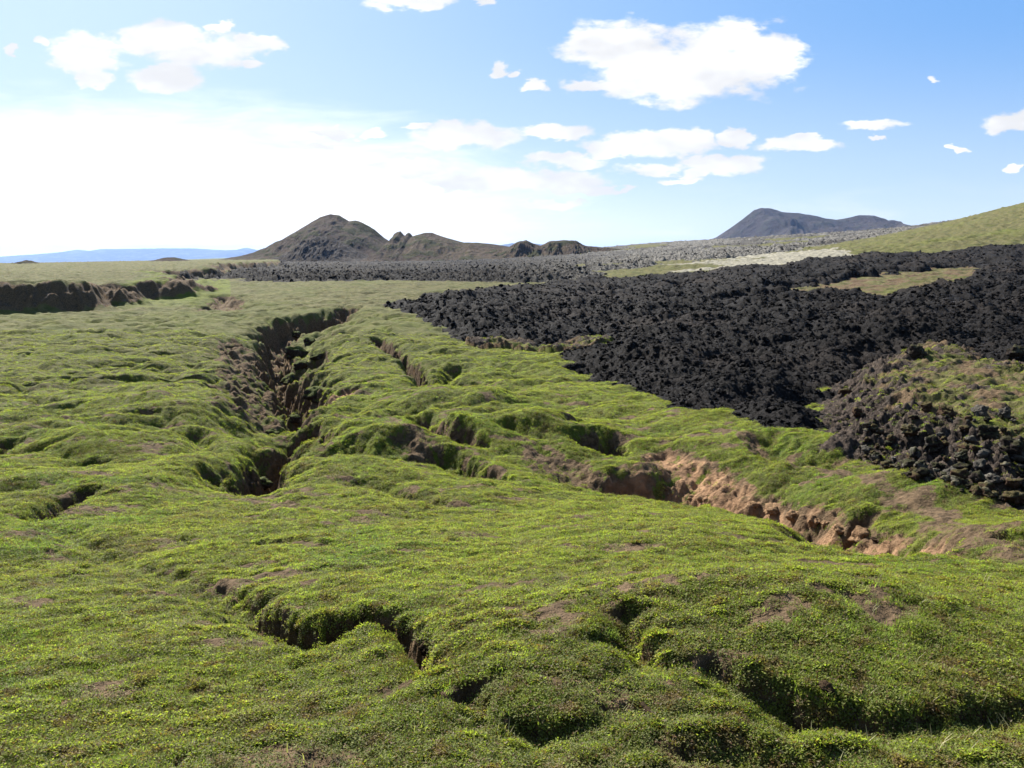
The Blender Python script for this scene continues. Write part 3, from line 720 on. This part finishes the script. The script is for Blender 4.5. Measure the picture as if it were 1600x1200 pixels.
def scatter(name, pts, rot, scl, coll, label, cat, rnd):
    me = bpy.data.meshes.new(name); me.vertices.add(len(pts)); me.vertices.foreach_set('co', pts.astype(np.float32).ravel())
    for an, ty, dat, key in (('rot', 'FLOAT_VECTOR', rot, 'vector'), ('scl', 'FLOAT', scl, 'value')):
        a = me.attributes.new(an, ty, 'POINT'); a.data.foreach_set(key, dat.astype(np.float32).ravel())
    a = me.attributes.new('pick', 'INT', 'POINT'); a.data.foreach_set('value', rnd.integers(0, len(coll.objects), len(pts)).astype(np.int32))
    o = link(name, me, label=label, cat=cat, kind='stuff')
    ng = bpy.data.node_groups.new(name, 'GeometryNodeTree')
    ng.interface.new_socket('Geometry', in_out='INPUT', socket_type='NodeSocketGeometry')
    ng.interface.new_socket('Geometry', in_out='OUTPUT', socket_type='NodeSocketGeometry')
    N = ng.nodes; L = ng.links
    gi = N.new('NodeGroupInput'); go = N.new('NodeGroupOutput'); ip = N.new('GeometryNodeInstanceOnPoints'); ci = N.new('GeometryNodeCollectionInfo')
    ci.inputs['Collection'].default_value = coll; ci.inputs['Separate Children'].default_value = True; ci.inputs['Reset Children'].default_value = True
    def na_(nm, ty):
        q = N.new('GeometryNodeInputNamedAttribute'); q.data_type = ty; q.inputs[0].default_value = nm; return q.outputs[0]
    er = N.new('FunctionNodeEulerToRotation'); L.new(na_('rot', 'FLOAT_VECTOR'), er.inputs[0])
    L.new(gi.outputs[0], ip.inputs['Points']); L.new(ci.outputs[0], ip.inputs['Instance']); ip.inputs['Pick Instance'].default_value = True
    L.new(na_('pick', 'INT'), ip.inputs['Instance Index']); L.new(er.outputs[0], ip.inputs['Rotation']); L.new(na_('scl', 'FLOAT'), ip.inputs['Scale'])
    L.new(ip.outputs[0], go.inputs[0])
    md = o.modifiers.new('scatter', 'NODES'); md.node_group = ng
    return o
def euler_align(nx, ny, nz, spin):
    """euler xyz of a frame whose z axis is the given normal, spun about it"""
    tx = np.cos(spin); ty = np.sin(spin)
    d = tx * nx + ty * ny
    ax = np.stack([tx - d * nx, ty - d * ny, -d * nz], 1); ax /= np.linalg.norm(ax, axis=1)[:, None] + 1e-9
    az = np.stack([nx, ny, nz], 1); ay = np.cross(az, ax)
    return np.stack([np.arctan2(ay[:, 2], az[:, 2]), np.arcsin(np.clip(-ax[:, 2], -1, 1)), np.arctan2(ax[:, 1], ax[:, 0])], 1)
def ground_pts(n, y0, y1, r, pw=0.0, umax=.78):
    """n places on the land, about evenly dense as seen from the viewpoint"""
    t = r.uniform(0, 1, n); Y = y0 * (y1 / y0) ** (t if pw == 0 else t ** pw); U = r.uniform(-umax, umax, n); X = U * (Y + 1.6) + r.normal(0, .2, n)
    z, kd, so, og, dr, rk, tn = fields(X, Y)
    e = .05 * np.maximum(1, Y / 6)
    zx = fields(X + e, Y)[0]; zy = fields(X, Y + e)[0]
    sx = (zx - z) / e; sy = (zy - z) / e; l = np.sqrt(1 + sx * sx + sy * sy)
    return X, Y, z, kd, so, dr, rk, tn, -sx / l, -sy / l, 1 / l, l

leafs = src_coll('leaf_clump', [leaf_clump(100 + k, 46, .050, .017, .022) for k in range(6)], M_LEAF)
heath = src_coll('heath_clump', [leaf_clump(200 + k, 60, .055, .013, .040) for k in range(5)], M_HEATH)
stalks = src_coll('dry_stalk_clump', [grass_clump(400 + k, 4, .03, .055) for k in range(4)], leaf_mat('dry stalk', (.34, .30, .18), .3))
blades = src_coll('grass_clump', [grass_clump(300 + k, 20, .035, .028) for k in range(6)], M_BLADE)
import os
FULL = float(os.environ.get('PL', '1'))
def plant(name, coll, n, y0, y1, keep, label, cat, seed, sbase, upright):
    r = np.random.default_rng(seed)
    X, Y, z, kd, so, dr, rk, tn, nx, ny, nz, l = ground_pts(int(n * FULL), y0, y1, r)
    patch = fbm(X * .9, Y * .9, 4, seed % 7 + 110)
    ok = (kd == 0) & (r.uniform(0, 1, len(X)) < keep(X, Y, so, dr, rk, tn, patch, l))
    X, Y, z, nx, ny, nz = (q[ok] for q in (X, Y, z, nx, ny, nz))
    k = upright; lk = r.uniform(0, 1, len(X)) < np.clip(1.55 * nz - .1, .15, 1); X, Y, z, nx, ny, nz = (q[lk] for q in (X, Y, z, nx, ny, nz))
    vx, vy, vz = nx * (1 - k), ny * (1 - k), nz * (1 - k) + k; q = np.sqrt(vx * vx + vy * vy + vz * vz)
    rot = euler_align(vx / q, vy / q, vz / q, r.uniform(0, 6.28, len(X)))
    s = sbase * np.maximum(1, (Y / 5.5)) ** .45 * r.uniform(.65, 1.3, len(X))
    pts = np.stack([X + nx * -.004 * s, Y - ny * .004 * s, z - .004 * s], 1)
    scatter(name, pts, rot, s, coll, label, cat, r)
noso = lambda so: np.clip(1.2 - 2.6 * so, .02, 1)
plant('leafy_ground_cover', leafs, 520000, 1.7, 60, lambda X, Y, so, dr, rk, tn, pa, l: noso(so) * (1 - .8 * rk) * (1 - .75 * dr) * np.clip(.9 + .8 * pa, .2, 1), 'low green creeping leaves covering the turf', 'ground cover', 21, .76, .1)
plant('heath_plants', heath, 150000, 1.7, 45, lambda X, Y, so, dr, rk, tn, pa, l: noso(so * .5) * (1 - .8 * rk) * np.clip(.22 - .8 * pa + .9 * np.clip(tn * 3, 0, 1) + .9 * (l > 1.25), 0, 1), 'dark olive crowberry cushions on the turf banks', 'heath', 22, .8, .2)
plant('grass', blades, 260000, 1.7, 45, lambda X, Y, so, dr, rk, tn, pa, l: noso(so) * (1 - .85 * rk) * (1 - .5 * dr) * np.clip(.36 - 1.1 * pa, .12, 1), 'short bright green grass growing between the leaves', 'grass', 23, .85, .55)
plant('dry_grass_stalks', stalks, 3500, 1.7, 20, lambda X, Y, so, dr, rk, tn, pa, l: np.clip(.10 - .5 * pa + 1.2 * np.clip(tn - .1, 0, .6), 0, 1), 'thin pale dry stalks standing in the turf hollows', 'dry grass', 24, 1.0, .8)

# ------------------------------------------------------------------ lava rubble and rocks
def ico(sub):
    import bmesh
    bm = bmesh.new(); bmesh.ops.create_icosphere(bm, subdivisions=sub, radius=1)
    co_ = np.array([v.co[:] for v in bm.verts]); fa = np.array([[v.index for v in f.verts] for f in bm.faces]); bm.free(); return co_, fa
def rock(seed, sub, amp, jag, flat=.8):
    co_, fa = ico(sub); r = np.random.default_rng(seed); o1, o2 = r.uniform(0, 50, 2)
    def n3(p, f, s): return (pn(p[:, 0] * f + o1, p[:, 1] * f + o2, s) + pn(p[:, 1] * f + o2, p[:, 2] * f + o1, s + 1) + pn(p[:, 2] * f + o1, p[:, 0] * f - o2, s + 2)) / 1.6
    for k in range(5):                      # knock flat facets off
        d = r.normal(0, 1, 3); d /= np.linalg.norm(d); h = r.uniform(.55, .85); t = co_ @ d
        co_ = co_ - np.clip(t - h, 0, None)[:, None] * d * .85
    s = 1 + amp * n3(co_, 1.3, 1) + amp * .5 * n3(co_, 2.9, 5) - jag * np.abs(n3(co_, 4.2, 9)) - jag * .5 * np.abs(n3(co_, 8.5, 13))
    co_ = co_ * s[:, None] * np.array([r.uniform(.85, 1.2), r.uniform(.8, 1.1), flat * r.uniform(.8, 1.1)])
    return co_, fa, None
rub = src_coll('rubble_rock', [rock(500 + k, 3, .45, .30) for k in range(8)], M_LAVA)
def rubble(name, n, y0, y1, seed, smin, smax, want, label, u0=-.2, u1=.85, coll=None, pw=1.7):
    r = np.random.default_rng(seed)
    Y = y0 * (y1 / y0) ** r.uniform(0, 1, n); U = r.uniform(u0, u1, n); X = U * Y
    z, kd, so, og, dr, rk, tn = fields(X, Y)
    ok = want(X, Y, kd, rk, r.uniform(0, 1, n)); X, Y, z = X[ok], Y[ok], z[ok]
    s = smin * (smax / smin) ** (r.uniform(0, 1, len(X)) ** pw) * np.clip(Y / 45, .55, 1.6)
    rot = r.uniform(-.7, .7, (len(X), 3)); rot[:, 2] = r.uniform(0, 6.28, len(X))
    scatter(name, np.stack([X, Y, z + s * .12], 1), rot, s, coll or rub, label, 'lava rubble', r)
rubble('lava_rubble', 230000, 14, 190, 31, .015, .16, lambda X, Y, kd, rk, q: kd == 1, 'loose black clinker covering the lava flow', pw=3.0)
grub = src_coll('grey_rubble_rock', [rock(540 + k, 3, .4, .25) for k in range(5)], M_GREY)
rubble('grey_lava_rubble', 60000, 160, 1300, 32, .06, .28, lambda X, Y, kd, rk, q: kd == 2, 'broken grey lava blocks on the distant flow', -.4, .7, grub)

def rock_mat(name, base_c, pale, moss):
    m, t, o = mat(name)
    geo = t.new('ShaderNodeNewGeometry'); pos = geo.outputs['Position']
    nf = t.noise(pos, 16, 6, .72); nb = t.noise(pos, 4, 5, .6)
    c = t.mix(t.mapr(nf, .35, .68), tuple(q * .45 for q in base_c), base_c)
    c = t.mix(t.mapr(nb, .56, .66, 0, pale), c, (.20, .185, .165))
    up = t.new('ShaderNodeSeparateXYZ'); t.l.new(geo.outputs['Normal'], up.inputs[0])
    k = t.math('ADD', up.outputs[2], t.math('MULTIPLY', t.math('SUBTRACT', nb, .5), 1.2))
    c = t.mix(t.math('MULTIPLY', t.mapr(k, .35, .65), moss), c, t.mix(t.mapr(nf, .4, .6), (.050, .066, .014), (.095, .110, .022)))
    p = t.new('ShaderNodeBsdfPrincipled'); t.l.new(c, p.inputs['Base Color']); p.inputs['Roughness'].default_value = .88
    p.inputs['Specular IOR Level'].default_value = .04
    t.l.new(bump(t, t.math('ADD', nf, nb), .8, .06), p.inputs['Normal']); t.l.new(p.outputs[0], o.inputs[0]); return m
MR = dict(dark=rock_mat('dark lava rock', (.040, .031, .027), .45, .2), brown=rock_mat('brown lava rock', (.085, .052, .036), .5, .3),
          grey=rock_mat('grey lava rock', (.10, .088, .080), .8, .1), mossy=rock_mat('mossy rock', (.050, .038, .030), .3, .75),
          clod=rock_mat('orange soil lump', (.30, .185, .105), .0, .05), earth=rock_mat('dark earth lump', (.06, .035, .025), .0, .1))
def at_full(px, py, y0=2.0, y1=200):       # where the view through an image point meets the finished land
    b = (600 - py) / F; a = (px - 800) / F
    dy = math.cos(PITCH) + b * math.sin(PITCH); dz = -math.sin(PITCH) + b * math.cos(PITCH)
    Y = np.exp(np.linspace(math.log(y0), math.log(y1), 2500)); t = Y / dy
    z = fields(a * t, Y)[0]; k = int(np.argmax(dz * t < z)); return a * t[k], Y[k], z[k]
RK = {}
def rock_mesh(kind, seed, sub):
    key = (kind, seed, sub)
    if key not in RK:
        c, f, _ = rock(seed, sub, *{'mossy': (.30, .10, .8), 'clod': (.45, .16, .75), 'earth': (.5, .35, .7)}.get(kind, (.42, .26, .85)))
        me = np_mesh('rock', c, f, True); me.materials.append(MR[kind]); RK[key] = me
    return RK[key]
def put_rock(name, x, y, z, s, kind, seed, label, cat, group=None, sub=4, sink=.25):
    o = link(name, rock_mesh(kind, seed, sub), label=label, cat=cat, group=group)
    r = random.Random(seed * 7 + int(x * 100)); o.location = (x, y, z + s * (.8 - 1.6 * sink)); o.rotation_euler = (r.uniform(-.25, .25), r.uniform(-.25, .25), r.uniform(0, 6.28))
    o.scale = (s * r.uniform(.9, 1.2), s * r.uniform(.85, 1.1), s * r.uniform(.8, 1.05)); return o
for k, (px, py, wpx, kd, lab) in enumerate([
        (463, 545, 34, 'mossy', 'round moss capped boulder in the middle of the long fissure'),
        (470, 562, 30, 'mossy', 'dark boulder just below the round moss capped one in the fissure'),
        (456, 585, 30, 'mossy', 'pale edged slab leaning in the deep part of the fissure'),
        (492, 600, 52, 'mossy', 'largest moss topped block on the right side of the long fissure'),
        (484, 527, 24, 'mossy', 'low green hump of rock at the upper end of the fissure'),
        (494, 552, 22, 'mossy', 'small mossy block against the right wall of the fissure'),
        (462, 524, 20, 'mossy', 'small dark stone high up in the long fissure'),
        (462, 648, 30, 'mossy', 'mossy stone below the large block in the fissure'),
        (425, 668, 30, 'mossy', 'green topped stone on the left bank of the fissure'),
        (410, 745, 34, 'mossy', 'dark mossy lump at the near end of the long fissure'),
        (715, 685, 18, 'brown', 'brown rock in the small hollow between the grassy humps')]):
    x, y, z = at_full(px, py + wpx * .35); s = wpx * .5 * y / F * random.Random(k).uniform(.7, 1.1)
    put_rock('boulder', x, y, z, s, kd, 700 + k, lab, 'boulder', 'boulders in the fissures', sink=.5)
for k, (px, py, wpx, kd, lab) in enumerate([
        (1012, 1118, 34, 'earth', 'dark crumbly earth lump standing in the short grass, near the bottom'),
        (548, 868, 13, 'earth', 'small dark stone alone on the bare grass slope'),
        (940, 1188, 12, 'earth', 'small reddish stone in the turf at the bottom of the picture'),
        (668, 1030, 30, 'earth', 'hanging earth clod at the end of the foreground crack'),
        (1290, 1080, 30, 'earth', 'brown earth clod in the dark hollow of the foreground bank')]):
    x, y, z = at_full(px, py); put_rock('earth_clod' if k > 2 or k == 0 else 'stone', x, y, z, wpx * .5 * y / F, kd, 730 + k, lab, 'earth clod' if k > 2 or k == 0 else 'stone')
for k, (px, py, wpx, lab) in enumerate([
        (1345, 838, 46, 'largest bright orange soil lump at the foot of the eroded bank'), (1315, 828, 30, 'orange soil lump left of the largest one under the bank'),
        (1272, 815, 26, 'small tan soil lump under the turf overhang'), (1240, 806, 28, 'rounded brown orange lump under the eroded bank'),
        (1208, 796, 28, 'tan soil block in the middle of the eroded bank'), (1180, 790, 26, 'pale orange soil knob near the middle of the bank'),
        (1100, 780, 20, 'narrow upright soil stub right of the green patch'), (1080, 777, 18, 'narrow soil stub next to the dark overhang'),
        (1375, 846, 30, 'dark brown soil lump at the right end of the eroded bank'), (1290, 820, 22, 'little orange clod between two larger soil lumps')]):
    x, y, z = at_full(px, py); put_rock('soil_lump', x, y, z, wpx * .46 * y / F, 'clod' if k != 8 else 'earth', 750 + k, lab, 'soil lump', 'orange soil lumps in the eroded bank', sink=.60)
# rocks of the outcrop on the right: fixed big ones, then the small ones round them
big = [(1455, 690, 44, 'dark', 'largest dark lava boulder in the face of the mossy outcrop'), (1500, 712, 36, 'dark', 'dark lava block right below the outcrop top'),
       (1545, 670, 46, 'dark', 'big black lava block under the pale lichen crust'), (1580, 690, 50, 'dark', 'big black lava block at the right edge of the frame'),
       (1420, 668, 34, 'brown', 'brown lava block left of the largest dark boulder'), (1390, 685, 28, 'brown', 'rusty brown rock at the left of the outcrop face'),
       (1488, 735, 30, 'grey', 'pale grey smooth rock at the foot of the outcrop'), (1550, 745, 34, 'grey', 'grey flat rock low at the foot of the outcrop near the frame edge'),
       (1370, 712, 24, 'dark', 'dark rock in the grass beside the outcrop foot'), (1440, 728, 26, 'dark', 'angular dark rock at the foot of the outcrop'),
       (1478, 640, 34, 'brown', 'brown knob on the upper rim of the outcrop'), (1530, 640, 30, 'grey', 'whitish lichen covered rock on top of the outcrop'),
       (1570, 645, 30, 'grey', 'whitish lichen crusted rock at the top right of the outcrop'), (1448, 632, 26, 'brown', 'low brown rock on the mossy top of the outcrop'),
       (1432, 545, 40, 'dark', 'black lava mound rising at the near edge of the flow'), (1590, 548, 36, 'dark', 'black lava block at the flow edge on the far right'),
       (1340, 640, 26, 'brown', 'brown rock on the mossy slope beside the black flow'), (1320, 610, 24, 'brown', 'brown rock high on the mossy slope beside the black flow')]
for k, (px, py, wpx, kd, lab) in enumerate(big):
    x, y, z = at_full(px, py + wpx * .3); put_rock('lava_rock', x, y, z, wpx * .40 * y / F, kd, 800 + k, lab, 'lava rock', 'lava rocks of the mossy outcrop' if k not in (14, 15) else 'black blocks at the edge of the flow')
r_ = random.Random(5); n_ = 0
while n_ < 180:
    t_ = r_.random(); px = 1345 + 275 * t_; lo = np.interp(px, [1276, 1300, 1360, 1430, 1520, 1620], [680, 695, 722, 750, 772, 800]); hi = np.interp(px, [1300, 1400, 1500, 1600], [640, 645, 640, 650])
    py = lo + (hi - lo) * r_.random() ** 1.8
    x, y, z = at_full(px, py); s = r_.choice([.03, .04, .05, .06, .07, .09, .12]) * r_.uniform(.8, 1.2); kd = r_.choice(['dark', 'dark', 'brown', 'brown', 'grey'])
    high = py < lo + (hi - lo) * .5
    lab = {'dark': 'small dark', 'brown': 'small rusty brown', 'grey': 'small pale grey'}[kd] + (' lava rock lodged in the upper face of the outcrop' if high else ' lava rock in the scree at the foot of the outcrop')
    put_rock('lava_rock', x, y, z, s, kd, 820 + n_ % 12, lab, 'lava rock', 'lava rocks of the mossy outcrop', sub=3); n_ += 1

# ------------------------------------------------------------------ thin blue air over the far land
def haze():
    import bmesh
    bm = bmesh.new(); bmesh.ops.create_cube(bm, size=1.0)
    me = bpy.data.meshes.new('haze'); bm.to_mesh(me); bm.free()
    m, t, o = mat('haze'); v = t.new('ShaderNodeVolumePrincipled')
    v.inputs['Density'].default_value = 2.6e-5; v.inputs['Color'].default_value = (.30, .48, .90, 1); v.inputs['Anisotropy'].default_value = .3
    t.l.new(v.outputs[0], o.inputs['Volume'])
    ob = link('haze', me, m, kind='stuff'); ob['label'] = 'thin pale blue air over the far land'; ob['category'] = 'haze'
    ob.scale = (70000, 62000, 880); ob.location = (0, 800, 440 - 560)
haze()
